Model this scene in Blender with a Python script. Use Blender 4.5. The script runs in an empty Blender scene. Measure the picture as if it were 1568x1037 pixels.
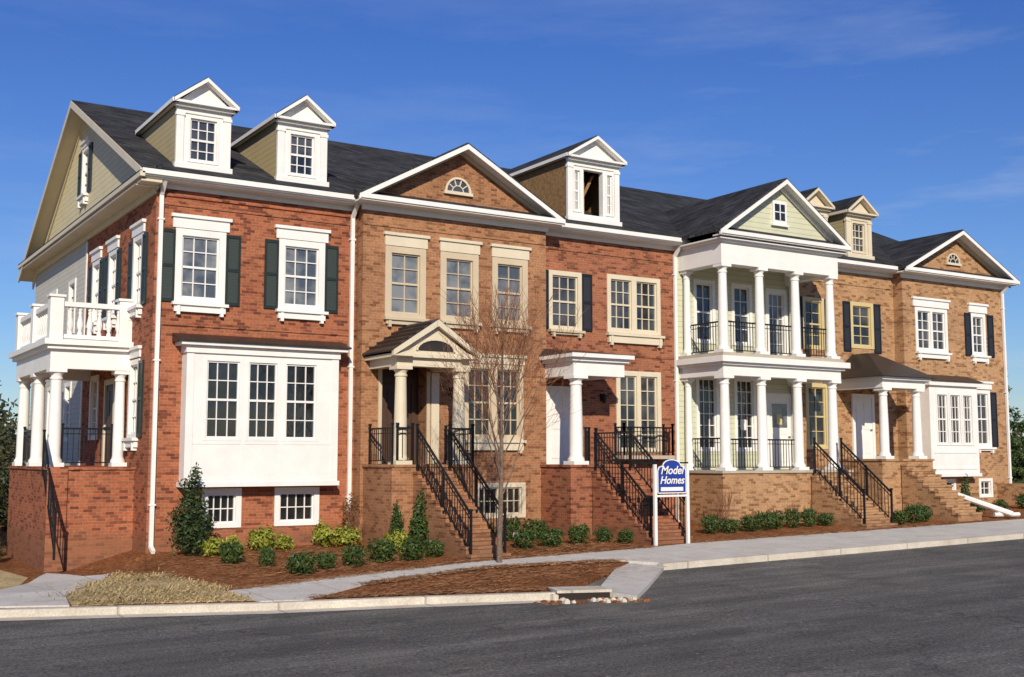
import bpy, math, random
from mathutils import Vector, Matrix
from mathutils.geometry import tessellate_polygon
import bmesh
random.seed(7)
R=math.radians
scene=bpy.context.scene
col=scene.collection
# ------------------------------------------------------------------ materials
MATS={}
def newmat(name):
    m=bpy.data.materials.new(name); m.use_nodes=True
    nt=m.node_tree; b=nt.nodes['Principled BSDF']
    MATS[name]=m
    return m,nt,b
def nd(nt,t,**k):
    n=nt.nodes.new(t)
    for a,v in k.items(): setattr(n,a,v)
    return n
def lk(nt,a,b): nt.links.new(a,b)
def math_(nt,op,a,b=None,c=None):
    n=nd(nt,'ShaderNodeMath',operation=op)
    for i,x in enumerate((a,b,c)):
        if x is None: continue
        if isinstance(x,(int,float)): n.inputs[i].default_value=x
        else: lk(nt,x,n.inputs[i])
    return n.outputs[0]
def pos(nt): return nd(nt,'ShaderNodeNewGeometry').outputs['Position']
def noise(nt,vec,scale,detail=4,rough=.6):
    n=nd(nt,'ShaderNodeTexNoise'); n.inputs['Scale'].default_value=scale; n.inputs['Detail'].default_value=detail; n.inputs['Roughness'].default_value=rough
    lk(nt,vec,n.inputs['Vector']); return n.outputs['Fac']
def ramp(nt,f,stops):
    r=nd(nt,'ShaderNodeValToRGB'); e=r.color_ramp.elements
    while len(e)<len(stops): e.new(.5)
    for i,(p,c) in enumerate(stops):
        e[i].position=p; e[i].color=(c[0],c[1],c[2],1) if not isinstance(c,(int,float)) else (c,c,c,1)
    lk(nt,f,r.inputs['Fac']); return r.outputs['Color']
def mix(nt,f,a,b,mode='MIX'):
    n=nd(nt,'ShaderNodeMix',data_type='RGBA',blend_type=mode)
    if isinstance(f,(int,float)): n.inputs[0].default_value=f
    else: lk(nt,f,n.inputs[0])
    for i,x in ((6,a),(7,b)):
        if isinstance(x,tuple): n.inputs[i].default_value=(*x[:3],1)
        else: lk(nt,x,n.inputs[i])
    return n.outputs[2]
def bump(nt,b,h,strength=.3,dist=.02):
    n=nd(nt,'ShaderNodeBump'); n.inputs['Strength'].default_value=strength; n.inputs['Distance'].default_value=dist
    lk(nt,h,n.inputs['Height']); lk(nt,n.outputs[0],b.inputs['Normal'])
def wallvec(nt,zs=1.0):
    s=nd(nt,'ShaderNodeSeparateXYZ'); lk(nt,pos(nt),s.inputs[0])
    c=nd(nt,'ShaderNodeCombineXYZ')
    lk(nt,math_(nt,'ADD',s.outputs[0],s.outputs[1]),c.inputs[0])
    lk(nt,math_(nt,'MULTIPLY',s.outputs[2],zs),c.inputs[1])
    return c.outputs[0],s
def brickmat(name,c1,c2,mort,dark=(.48,.44,.46),spread=(.66,.95)):
    m,nt,b=newmat(name)
    v,s=wallvec(nt)
    def bt():
        t=nd(nt,'ShaderNodeTexBrick'); lk(nt,v,t.inputs['Vector'])
        t.inputs['Scale'].default_value=1; t.inputs['Brick Width'].default_value=.21; t.inputs['Row Height'].default_value=.075; return t
    t=bt()
    t.inputs['Mortar Size'].default_value=.007; t.inputs['Mortar Smooth'].default_value=.3; t.inputs['Bias'].default_value=-.1
    t.inputs['Color1'].default_value=(*c1,1); t.inputs['Color2'].default_value=(*c2,1); t.inputs['Mortar'].default_value=(*mort,1)
    t2=bt(); t2.inputs['Mortar Size'].default_value=0
    t2.inputs['Color1'].default_value=(0,0,0,1); t2.inputs['Color2'].default_value=(1,1,1,1)
    burnt=ramp(nt,t2.outputs['Color'],[(spread[0],0),(spread[1],.8)])
    big=ramp(nt,noise(nt,pos(nt),.7,5),[(.3,(.84,.82,.80)),(.7,(1.14,1.12,1.1))])
    c=mix(nt,burnt,t.outputs['Color'],dark,'MULTIPLY')
    c=mix(nt,1.0,c,big,'MULTIPLY')
    fine=ramp(nt,noise(nt,pos(nt),16,4),[(.3,.8),(.7,1.2)])
    c=mix(nt,1.0,c,fine,'MULTIPLY')
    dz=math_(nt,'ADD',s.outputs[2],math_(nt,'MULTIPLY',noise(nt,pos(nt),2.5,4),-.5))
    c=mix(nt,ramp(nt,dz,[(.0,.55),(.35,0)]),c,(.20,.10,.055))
    lk(nt,c,b.inputs['Base Color']); b.inputs['Roughness'].default_value=.9
    b.inputs['Specular IOR Level'].default_value=.2
    h=math_(nt,'SUBTRACT',1,t.outputs['Fac'])
    bump(nt,b,h,.5,.01)
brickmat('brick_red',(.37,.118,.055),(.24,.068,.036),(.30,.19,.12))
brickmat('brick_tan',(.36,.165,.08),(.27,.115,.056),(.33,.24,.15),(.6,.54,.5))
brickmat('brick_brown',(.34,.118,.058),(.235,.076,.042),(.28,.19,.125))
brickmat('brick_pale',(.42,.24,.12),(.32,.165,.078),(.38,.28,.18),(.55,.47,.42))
def paint(name,c,rough=.45,var=.08):
    m,nt,b=newmat(name)
    n=ramp(nt,noise(nt,pos(nt),1.7,6,.7),[(.3,1-var*1.6),(.7,1.0)])
    lk(nt,mix(nt,1.0,tuple(c),n,'MULTIPLY'),b.inputs['Base Color']); b.inputs['Roughness'].default_value=rough
    b.inputs['Specular IOR Level'].default_value=.3
paint('paint_white',(.80,.78,.74)); paint('paint_cream',(.66,.58,.43)); paint('paint_tan',(.56,.46,.32)); paint('paint_yellow',(.60,.48,.24))
paint('shutter_dark',(.022,.032,.028),.4,.2); paint('shutter_black',(.018,.02,.026),.4,.2)
paint('iron_black',(.010,.010,.012),.4,.2); paint('sign_blue',(.02,.05,.28),.35); paint('door_wood',(.075,.042,.028)); paint('interior_dark',(.03,.022,.018),.9)
paint('metal_bronze',(.04,.032,.027),.4,.25); paint('stone',(.46,.40,.31),.9,.15)
def siding(name,c,pitch=.15):
    m,nt,b=newmat(name)
    s=nd(nt,'ShaderNodeSeparateXYZ'); lk(nt,pos(nt),s.inputs[0])
    fr=math_(nt,'FRACT',math_(nt,'DIVIDE',s.outputs[2],pitch))
    line=ramp(nt,fr,[(0,.45),(.11,1.0)])
    n=ramp(nt,noise(nt,pos(nt),1.5,5),[(.3,.9),(.7,1.0)])
    lk(nt,mix(nt,1.0,mix(nt,1.0,tuple(c),line,'MULTIPLY'),n,'MULTIPLY'),b.inputs['Base Color']); b.inputs['Roughness'].default_value=.6
    bump(nt,b,math_(nt,'SUBTRACT',1,fr),.6,.02)
siding('siding_tan',(.43,.35,.18)); siding('siding_grey',(.52,.5,.43)); siding('siding_pale',(.56,.56,.40),.17); siding('louvre_green',(.022,.034,.028),.06); siding('louvre_black',(.018,.02,.027),.06)
siding('siding_cream',(.64,.56,.34),.17)
m,nt,b=newmat('shingles'); v,s=wallvec(nt,2.3)
t=nd(nt,'ShaderNodeTexBrick'); lk(nt,v,t.inputs['Vector']); t.inputs['Scale'].default_value=1; t.inputs['Brick Width'].default_value=.3; t.inputs['Row Height'].default_value=.3
t.inputs['Mortar Size'].default_value=.014; t.inputs['Color1'].default_value=(.022,.023,.025,1); t.inputs['Color2'].default_value=(.052,.052,.055,1); t.inputs['Mortar'].default_value=(.010,.010,.011,1)
n=ramp(nt,noise(nt,pos(nt),1.2,5),[(.3,.75),(.7,1.3)]); n2=ramp(nt,noise(nt,pos(nt),22,3),[(.3,.6),(.7,1.45)])
lk(nt,mix(nt,1.0,mix(nt,1.0,t.outputs['Color'],n,'MULTIPLY'),n2,'MULTIPLY'),b.inputs['Base Color']); b.inputs['Roughness'].default_value=.95; b.inputs['Specular IOR Level'].default_value=.15
bump(nt,b,t.outputs['Fac'],-.5,.01)
m,nt,b=newmat('osb_board'); vv=noise(nt,pos(nt),9,6,.8); lk(nt,ramp(nt,vv,[(.3,(.12,.065,.025)),(.55,(.28,.16,.06)),(.75,(.42,.27,.12))]),b.inputs['Base Color']); b.inputs['Roughness'].default_value=.8
def glass(name,c0,c1,rough=.03,sc=.8):
    m,nt,b=newmat(name)
    lk(nt,ramp(nt,noise(nt,pos(nt),sc,3),[(.42,c0),(.6,c1)]),b.inputs['Base Color']); b.inputs['Roughness'].default_value=rough
    b.inputs['Specular IOR Level'].default_value=.8; b.inputs['IOR'].default_value=1.55
    bump(nt,b,noise(nt,pos(nt),1.6,2),.16,.06)
glass('glass_dark',(.006,.006,.008),(.022,.02,.018)); glass('glass_blind',(.06,.07,.08),(.20,.205,.20),.03,1.1); glass('glass_mid',(.012,.014,.018),(.07,.07,.07))
# asphalt
m,nt,b=newmat('asphalt'); p=pos(nt)
a1=ramp(nt,noise(nt,p,.22,6,.65),[(.3,(.105,.101,.094)),(.5,(.135,.129,.118)),(.72,(.185,.172,.15))])
a2=ramp(nt,noise(nt,p,24,4,.85),[(.34,.35),(.5,.95),(.66,1.9)])
mp=nd(nt,'ShaderNodeMapping'); mp.inputs['Scale'].default_value=(.22,1.6,1); mp.inputs['Rotation'].default_value=(0,0,.3); lk(nt,p,mp.inputs[0])
a3=ramp(nt,noise(nt,mp.outputs[0],.8,7,.75),[(.33,.68),(.5,1.0),(.68,1.5)])
c=mix(nt,1.0,mix(nt,1.0,a1,a2,'MULTIPLY'),a3,'MULTIPLY')
a4=ramp(nt,noise(nt,p,.55,3,.5),[(.60,0),(.63,.35)])
c=mix(nt,a4,c,(.075,.073,.07))
dn=nd(nt,'ShaderNodeTexNoise'); dn.inputs['Scale'].default_value=1.1; dn.inputs['Detail'].default_value=5; lk(nt,p,dn.inputs['Vector'])
dv=nd(nt,'ShaderNodeVectorMath',operation='MULTIPLY_ADD'); lk(nt,dn.outputs['Color'],dv.inputs[0]); dv.inputs[1].default_value=(1.6,1.6,0); lk(nt,p,dv.inputs[2])
vc=nd(nt,'ShaderNodeTexVoronoi',feature='DISTANCE_TO_EDGE'); vc.inputs['Scale'].default_value=.16; lk(nt,dv.outputs[0],vc.inputs['Vector'])
c=mix(nt,ramp(nt,vc.outputs['Distance'],[(.0,.6),(.005,0)]),c,(.04,.038,.035))
vo=nd(nt,'ShaderNodeTexVoronoi',feature='F1'); vo.inputs['Scale'].default_value=2.6; lk(nt,p,vo.inputs['Vector'])
sp=ramp(nt,vo.outputs['Distance'],[(.03,1),(.07,0)])
c=mix(nt,sp,c,(.42,.35,.26))
lk(nt,c,b.inputs['Base Color']); b.inputs['Roughness'].default_value=.9; b.inputs['Specular IOR Level'].default_value=.15; bump(nt,b,noise(nt,p,32,4,.85),1.0,.025)
def conc(name,c0,c1,joint=1.5):
    m,nt,b=newmat(name); p=pos(nt)
    a=ramp(nt,noise(nt,p,1.3,7,.7),[(.3,c0),(.7,c1)])
    a=mix(nt,1.0,a,ramp(nt,noise(nt,p,30,3),[(.3,.8),(.7,1.12)]),'MULTIPLY')
    a=mix(nt,ramp(nt,noise(nt,p,.9,6,.75),[(.55,0),(.75,.5)]),a,(.30,.2,.12))
    s=nd(nt,'ShaderNodeSeparateXYZ'); lk(nt,p,s.inputs[0])
    fr=math_(nt,'FRACT',math_(nt,'DIVIDE',s.outputs[0],joint)); j=ramp(nt,fr,[(0,.45),(.025,1)])
    lk(nt,mix(nt,1.0,a,j,'MULTIPLY'),b.inputs['Base Color']); b.inputs['Roughness'].default_value=.9
conc('concrete',(.47,.44,.39),(.62,.59,.53)); conc('kerb_concrete',(.44,.39,.31),(.64,.58,.48),2.5)
def soil(name,stops,sc=14,bs=1.0,bd=.05,det=8):
    m,nt,b=newmat(name); p=pos(nt)
    a=ramp(nt,noise(nt,p,sc,det,.8),stops)
    a=mix(nt,1.0,a,ramp(nt,noise(nt,p,1.1,5,.7),[(.3,.65),(.7,1.3)]),'MULTIPLY')
    lk(nt,a,b.inputs['Base Color']); b.inputs['Roughness'].default_value=1; b.inputs['Specular IOR Level'].default_value=.1
    bump(nt,b,noise(nt,p,sc*1.2,8,.85),bs,bd)
soil('pine_straw',[(.34,(.06,.02,.009)),(.5,(.27,.10,.036)),(.64,(.52,.25,.11))],11,.9,.07)
soil('dry_lawn',[(.32,(.20,.14,.06)),(.5,(.50,.38,.19)),(.68,(.68,.56,.33))],13,.7,.04)
soil('field',[(.3,(.06,.06,.025)),(.5,(.15,.12,.05)),(.72,(.25,.19,.09))],2,.6)
def leafmat(name,c0,c1,c2,sc=5):
    m,nt,b=newmat(name)
    a=ramp(nt,noise(nt,pos(nt),sc,3),[(.3,c0),(.5,c1),(.72,c2)])
    lk(nt,a,b.inputs['Base Color']); b.inputs['Roughness'].default_value=.55; b.inputs['Specular IOR Level'].default_value=.3
leafmat('leaf_green',(.014,.028,.008),(.038,.072,.014),(.10,.14,.03),9)
leafmat('leaf_dark',(.010,.018,.006),(.026,.046,.012),(.075,.105,.03),7)
leafmat('leaf_yellow',(.09,.11,.012),(.22,.24,.03),(.42,.40,.06),9)
leafmat('leaf_red',(.08,.03,.012),(.16,.065,.022),(.14,.12,.04),9)
leafmat('leaf_far',(.018,.026,.010),(.05,.055,.02),(.13,.11,.05),.5)
leafmat('leaf_rust',(.05,.03,.012),(.13,.075,.03),(.07,.09,.025),2)
leafmat('leaf_pine',(.016,.034,.010),(.045,.075,.018),(.09,.13,.035),2)
m,nt,b=newmat('bark'); lk(nt,ramp(nt,noise(nt,pos(nt),20,5),[(.3,(.09,.06,.045)),(.7,(.22,.15,.105))]),b.inputs['Base Color']); b.inputs['Roughness'].default_value=.9
paint('twig',(.27,.12,.06),.8,.3); paint('straw',(.46,.24,.11),.9,.4)
# ------------------------------------------------------------------ geometry kit
PARTS={}
class G:
    def __init__(s,par,name,mat,smooth=False): s.par=par;s.name=name;s.mat=mat;s.v=[];s.f=[];s.smooth=smooth
    def add(s,vs,fs):
        k=len(s.v); s.v+=[tuple(q) for q in vs]; s.f+=[tuple(i+k for i in q) for q in fs]
    def box(s,x0,x1,y0,y1,z0,z1):
        s.add([(x0,y0,z0),(x1,y0,z0),(x1,y1,z0),(x0,y1,z0),(x0,y0,z1),(x1,y0,z1),(x1,y1,z1),(x0,y1,z1)],
              [(3,2,1,0),(4,5,6,7),(0,1,5,4),(1,2,6,5),(2,3,7,6),(3,0,4,7)])
    def mb(s,M,u0,u1,o0,o1,z0,z1):
        a=M(u0,o0,z0); b=M(u1,o1,z1)
        s.box(min(a[0],b[0]),max(a[0],b[0]),min(a[1],b[1]),max(a[1],b[1]),min(z0,z1),max(z0,z1))
    def prism(s,pts,ext):
        n=len(pts); e=Vector(ext); P=[Vector(p) for p in pts]
        s.add(P+[p+e for p in P],[tuple(range(n)),tuple(range(2*n-1,n-1,-1))]+[(i,(i+1)%n,n+(i+1)%n,n+i)[::-1] for i in range(n)])
    def bar(s,p,q,w,w2=None,n=4):
        p=Vector(p);q=Vector(q); d=q-p
        if d.length<1e-5: return
        d.normalize(); up=Vector((0,0,1)) if abs(d.z)<.95 else Vector((1,0,0))
        a=d.cross(up).normalized(); b=a.cross(d); w2=w if w2 is None else w2
        vs=[]
        for c,r in ((p,w),(q,w2)):
            for i in range(n):
                t=2*math.pi*(i+.5)/n; k=r/2*(1.414 if n==4 else 1)
                vs.append(c+a*math.cos(t)*k+b*math.sin(t)*k)
        s.add(vs,[(i,(i+1)%n,n+(i+1)%n,n+i) for i in range(n)]+[tuple(range(n-1,-1,-1)),tuple(range(n,2*n))])
    def lathe(s,cx,cy,prof,n=16):
        vs=[(cx+r*math.cos(2*math.pi*i/n),cy+r*math.sin(2*math.pi*i/n),z) for r,z in prof for i in range(n)]
        fs=[(k*n+i,k*n+(i+1)%n,(k+1)*n+(i+1)%n,(k+1)*n+i) for k in range(len(prof)-1) for i in range(n)]
        fs+= [tuple(range(n-1,-1,-1)),tuple(range((len(prof)-1)*n,len(prof)*n))]
        s.add(vs,fs)
def P(par,name,mat,smooth=False):
    k=(par,name,mat)
    if k not in PARTS: PARTS[k]=G(par,name,mat,smooth)
    return PARTS[k]
EMP={}
def empty(key,name,loc=(0,0,0)):
    e=bpy.data.objects.new(name,None); e.location=loc; e.empty_display_size=.5; col.objects.link(e); EMP[key]=e; return e
def flush():
    for (par,name,mat),g in PARTS.items():
        if not g.v: continue
        me=bpy.data.meshes.new(name); me.from_pydata(g.v,[],g.f); me.materials.append(MATS[mat])
        if g.smooth:
            for p in me.polygons: p.use_smooth=True
        me.update()
        o=bpy.data.objects.new(name,me); col.objects.link(o)
        if par:
            e=EMP[par]; o.parent=e; o.location=(-e.location[0],-e.location[1],-e.location[2])
            if g.smooth:
                md=o.modifiers.new('es','EDGE_SPLIT'); md.split_angle=R(40)
    PARTS.clear()
def FY(y): return lambda u,o,z:(u,y-o,z)
def FX(x): return lambda u,o,z:(x-o,u,z)
def wall(g,M,u0,u1,z0,z1,holes,rec=.12):
    us=sorted({u0,u1}|{h[0] for h in holes}|{h[1] for h in holes}); zs=sorted({z0,z1}|{h[2] for h in holes}|{h[3] for h in holes})
    us=[u for u in us if u0<=u<=u1]; zs=[z for z in zs if z0<=z<=z1]
    for a,b in zip(us,us[1:]):
        for c,d in zip(zs,zs[1:]):
            mu,mz=(a+b)/2,(c+d)/2
            if any(h[0]<mu<h[1] and h[2]<mz<h[3] for h in holes): continue
            g.add([M(a,0,c),M(b,0,c),M(b,0,d),M(a,0,d)],[(0,1,2,3)])
    for h in holes:
        a,b,c,d=h[:4]
        g.add([M(a,0,c),M(b,0,c),M(b,0,d),M(a,0,d),M(a,-rec,c),M(b,-rec,c),M(b,-rec,d),M(a,-rec,d)],[(0,1,5,4),(1,2,6,5),(2,3,7,6),(3,0,4,7)])
def window(par,M,h,cols=2,rows=4,trim='paint_white',gl='glass_mid',cas=.1,meet=True,out=.03,units=1,mul=.12,mt=.024):
    u0,u1,z0,z1=h
    f=P(par,'window_frames',trim); q=P(par,'window_panes',gl); rec=.09
    a,b,c,d=u0-.012,u1+.012,z0-.012,z1+.012
    f.mb(M,a,u0+cas,-rec,out,c,d); f.mb(M,u1-cas,b,-rec,out,c,d)
    f.mb(M,u0+cas,u1-cas,-rec,out-.003,z1-cas,d); f.mb(M,u0+cas,u1-cas,-rec,out-.003,c,z0+cas*.7)
    iu0,iu1,iz0,iz1=u0+cas,u1-cas,z0+cas*.7,z1-cas
    w=(iu1-iu0-mul*(units-1))/units
    for k in range(units):
        x0=iu0+k*(w+mul); x1=x0+w; zm=(iz0+iz1)/2
        # two sashes, each pane very slightly out of true so that reflections differ
        for (za,zb_) in ((iz0,zm),(zm,iz1)):
            j=[random.uniform(-.004,.004) for _ in range(3)]
            q.add([M(x0,-.085,za),M(x1,-.085+j[0],za),M(x1,-.085+j[0]+j[1],zb_),M(x0,-.085+j[1],zb_)],[(0,1,2,3)])
        if k: f.mb(M,x0-mul,x0,-.094,out-.006,iz0,iz1)
        s=.04
        f.mb(M,x0,x0+s,-.094,-.03,iz0,iz1); f.mb(M,x1-s,x1,-.094,-.03,iz0,iz1)
        f.mb(M,x0+s,x1-s,-.094,-.032,iz0,iz0+s*1.3); f.mb(M,x0+s,x1-s,-.094,-.032,iz1-s,iz1)
        for i in range(1,cols):
            x=x0+(x1-x0)*i/cols; f.mb(M,x-mt/2,x+mt/2,-.094,-.05,iz0+s,iz1-s)
        for i in range(1,rows):
            z=iz0+(iz1-iz0)*i/rows; t=.055 if (meet and i==rows//2) else mt
            f.mb(M,x0+s,x1-s,-.094,-.046 if t==mt else -.034,z-t/2,z+t/2)
def lintel(par,M,u0,u1,z0,z1,mat='paint_white'):
    f=P(par,'lintels',mat); f.mb(M,u0+.03,u1-.03,-.02,.05,z0,z1-.08); f.mb(M,u0-.02,u1+.02,-.02,.10,z1-.08,z1)
def sill(par,M,u0,u1,z1,mat='paint_white',h=.3):
    f=P(par,'window_sills',mat); f.mb(M,u0-.06,u1+.06,-.05,.16,z1-.09,z1-.014); f.mb(M,u0,u1,-.05,.10,z1-h+.05,z1-.09)
    for u in (u0+.06,u1-.14): f.mb(M,u,u+.08,-.02,.13,z1-h-.03,z1-.092)
def shutter(par,M,u0,u1,z0,z1,mat='louvre_green',fr='shutter_dark'):
    P(par,'shutter_louvres',mat).mb(M,u0+.04,u1-.04,.0,.03,z0+.05,z1-.05)
    g=P(par,'shutters',fr)
    g.mb(M,u0,u0+.05,-.01,.05,z0,z1); g.mb(M,u1-.05,u1,-.01,.05,z0,z1)
    for z in (z0,(z0+z1)/2-.04,z1-.08): g.mb(M,u0+.05,u1-.05,-.01,.047,z,z+.08)
def column(par,cx,cy,z0,z1,r=.17,mat='paint_white'):
    g=P(par,'columns',mat,True); h=z1-z0
    g.box(cx-r*1.35,cx+r*1.35,cy-r*1.35,cy+r*1.35,z0,z0+.1)
    g.box(cx-r*1.3,cx+r*1.3,cy-r*1.3,cy+r*1.3,z1-.09,z1)
    g.lathe(cx,cy,[(r*1.28,z0+.1),(r*1.28,z0+.16),(r*1.08,z0+.2),(r,z0+.26),(r*.99,z0+h*.4),(r*.84,z1-.28),(r*.98,z1-.26),(r*.98,z1-.22),(r*.86,z1-.21),(r*.86,z1-.16),(r*1.2,z1-.09)],20)
def rail(par,p,q,h=.92,sp=.125,posts=True,name='iron_railing'):
    g=P(par,name,'iron_black'); p=Vector(p); q=Vector(q); u=Vector((0,0,1)); n=max(2,int((Vector((q.x,q.y,0))-Vector((p.x,p.y,0))).length/sp))
    g.bar(p+u*h,q+u*h,.045); g.bar(p+u*.1,q+u*.1,.03); g.bar(p+u*(h-.13),q+u*(h-.13),.022)
    for i in range(1,n):
        c=p.lerp(q,i/n); g.bar(c+u*.1,c+u*h,.017)
    if posts:
        for c in (p,q):
            g.bar(c-u*.05,c+u*(h+.08),.05); g.box(c.x-.035,c.x+.035,c.y-.035,c.y+.035,c.z+h+.08,c.z+h+.13)
def stairs(par,x0,x1,yt,yb,zt,zb,n,mat,rails=True):
    g=P(par,'stair_bricks',mat); t=P(par,'stair_treads',mat)
    for i in range(n):
        ya=yt+(yb-yt)*i/n; yc=yt+(yb-yt)*(i+1)/n
        z=zt-(zt-zb)*(i+1)/(n+1)
        g.box(x0,x1,yc,ya,-.5,z-.07); t.box(x0-.02,x1+.02,yc-.025,ya-.002,z-.068,z)
    if rails:
        for x in (x0+.06,x1-.06):
            rail(par,(x,yt-.1,zt-.05),(x,yb+.12,zb+.13),.95)
            g2=P(par,'iron_railing','iron_black')
            m_=Vector((x,(yt+yb)/2,(zt+zb)/2+.04)); g2.bar(m_-Vector((0,0,.1)),m_+Vector((0,0,1.0)),.045)
def downspout(par,x,y,z0,z1,mat='paint_white'):
    g=P(par,'downspout',mat); g.box(x-.05,x+.05,y-.1,y-.02,z0,z1-.35); g.bar((x,y-.06,z1-.38),(x,y-.36,z1-.05),.09); g.bar((x,y-.06,z0+.03),(x,y-.3,z0-.08),.09)
    for z in (z0+1,(z0+z1)/2,z1-1): g.box(x-.08,x+.08,y-.11,y,z,z+.04)
def lantern(par,x,y,z):
    g=P(par,'wall_lantern','iron_black'); g.box(x-.05,x+.05,y-.03,y,z-.1,z+.12); g.bar((x,y-.02,z+.08),(x,y-.14,z+.1),.025)
    g.lathe(x,y-.14,[(.03,z-.16),(.06,z-.13),(.08,z+.05),(.02,z+.13)],6)
YE=-.45; ZE=9.27; YR=8.0; ZR=13.15; SL=(ZR-ZE)/(YR-YE)
def roofz(y): return ZE+(y-YE)*SL
YB=15.9; ZB=8.77
def mainroof(par,x0,x1,gutter=True):
    g=P(par,'roof','shingles')
    g.prism([(x0,YE,ZE),(x0,YR,ZR),(x0,YB,ZB),(x0,YB,ZB-.1),(x0,YR,ZR-.12),(x0,YE,ZE-.1)],(x1-x0,0,0))
    if gutter:
        e=P(par,'eaves','paint_white')
        e.box(x0,x1,YE-.1,YE+.02,ZE-.17,ZE-.045); e.box(x0,x1,YE-.05,YE+.02,ZE-.2,ZE-.17)
        e.box(x0,x1,YE+.02,0.0,ZE-.24,ZE-.2); e.box(x0,x1,-.04,.02,ZE-.37,ZE-.24)
def gable_front(par,x0,x1,xr,zr,ze,yf,yw,yback,wm,trim='paint_white',rake2=None,fz=.36):
    t=.1; g=P(par,'gable_roof','shingles')
    for a,b in (((x0,ze),(xr,zr)),((xr,zr),(x1,ze))):
        g.prism([(a[0],yf,a[1]),(b[0],yf,b[1]),(b[0],yf,b[1]-t),(a[0],yf,a[1]-t)],(0,yback-yf,0))
    w=P(par,'pediment_trim',trim); rb=P(par,'pediment_inner_rake',rake2 or trim)
    for sx,xe in ((1,x0),(-1,x1)):
        def ln(off,inset,y0,y1,gg,th):
            k=(zr-ze)*abs(inset)/abs(xr-xe)
            gg.prism([(xe+sx*inset,y0,ze-off+k),(xr,y0,zr-off),(xr,y0,zr-off-th),(xe+sx*inset,y0,ze-off-th+k)],(0,y1-y0,0))
        ln(t*.6,0,yf-.03,yf+.05,w,.14)
        ln(t+.002,.15,yf+.05,yw+.02,w,.04)
        ln(t+.042,.5,yw-.1,yw-.02,rb,.12)
    w.box(x0+.02,x1-.02,yf-.05,yf+.07,ze-.16,ze-.04); w.box(x0+.05,x1-.05,yf+.0,yw,ze-.2,ze-.16)
    w.box(x0+.3,x1-.3,yw-.05,yw+.02,ze-fz,ze-.2)
    g.prism([(x0+.05,yf+.0,ze-.04),(x0+.05,yw-.0,ze+.16),(x0+.05,yw-.0,ze-.04)],(x1-x0-.1,0,0))
    hw=(zr-ze)/(xr-x0)
    tz=ze-.18; P(par,'pediment_wall',wm).prism([(x0+.35,yw-.001,tz),(x1-.35,yw-.001,tz),(x1-.35,yw-.001,ze+hw*.35-.12),(xr,yw-.001,zr-.12),(x0+.35,yw-.001,ze+hw*.35-.12)],(0,.2,0))
def fanlight(par,xc,zc,r,y,trim='paint_white',arch=None):
    def arc(r0,r1,o0,o1,g):
        n=14
        for i in range(n):
            a=math.pi*i/n; b=math.pi*(i+1)/n
            g.prism([(xc+r0*math.cos(a),y-o1,zc+r0*math.sin(a)),(xc+r1*math.cos(a),y-o1,zc+r1*math.sin(a)),(xc+r1*math.cos(b),y-o1,zc+r1*math.sin(b)),(xc+r0*math.cos(b),y-o1,zc+r0*math.sin(b))],(0,o1-o0,0))
    f=P(par,'fan_window_frame',trim)
    arc(r*.86,r,-.01,.06,f)
    if arch: arc(r,r*1.28,-.01,.03,P(par,'fan_window_arch',arch))
    f.box(xc-r*1.1,xc+r*1.1,y-.09,y+.01,zc-.09,zc)
    n=14; gl=P(par,'fan_window_pane','glass_mid')
    gl.add([(xc,y-.012,zc)]+[(xc+r*.87*math.cos(math.pi*i/n),y-.012,zc+r*.87*math.sin(math.pi*i/n)) for i in range(n+1)],[(0,i+1,i+2) for i in range(n)])
    arc(r*.4,r*.46,.0,.03,f)
    for i in range(1,5):
        a=math.pi*i/5; f.bar((xc+r*.42*math.cos(a),y-.02,zc+r*.42*math.sin(a)),(xc+r*.88*math.cos(a),y-.02,zc+r*.88*math.sin(a)),.03)
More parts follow.
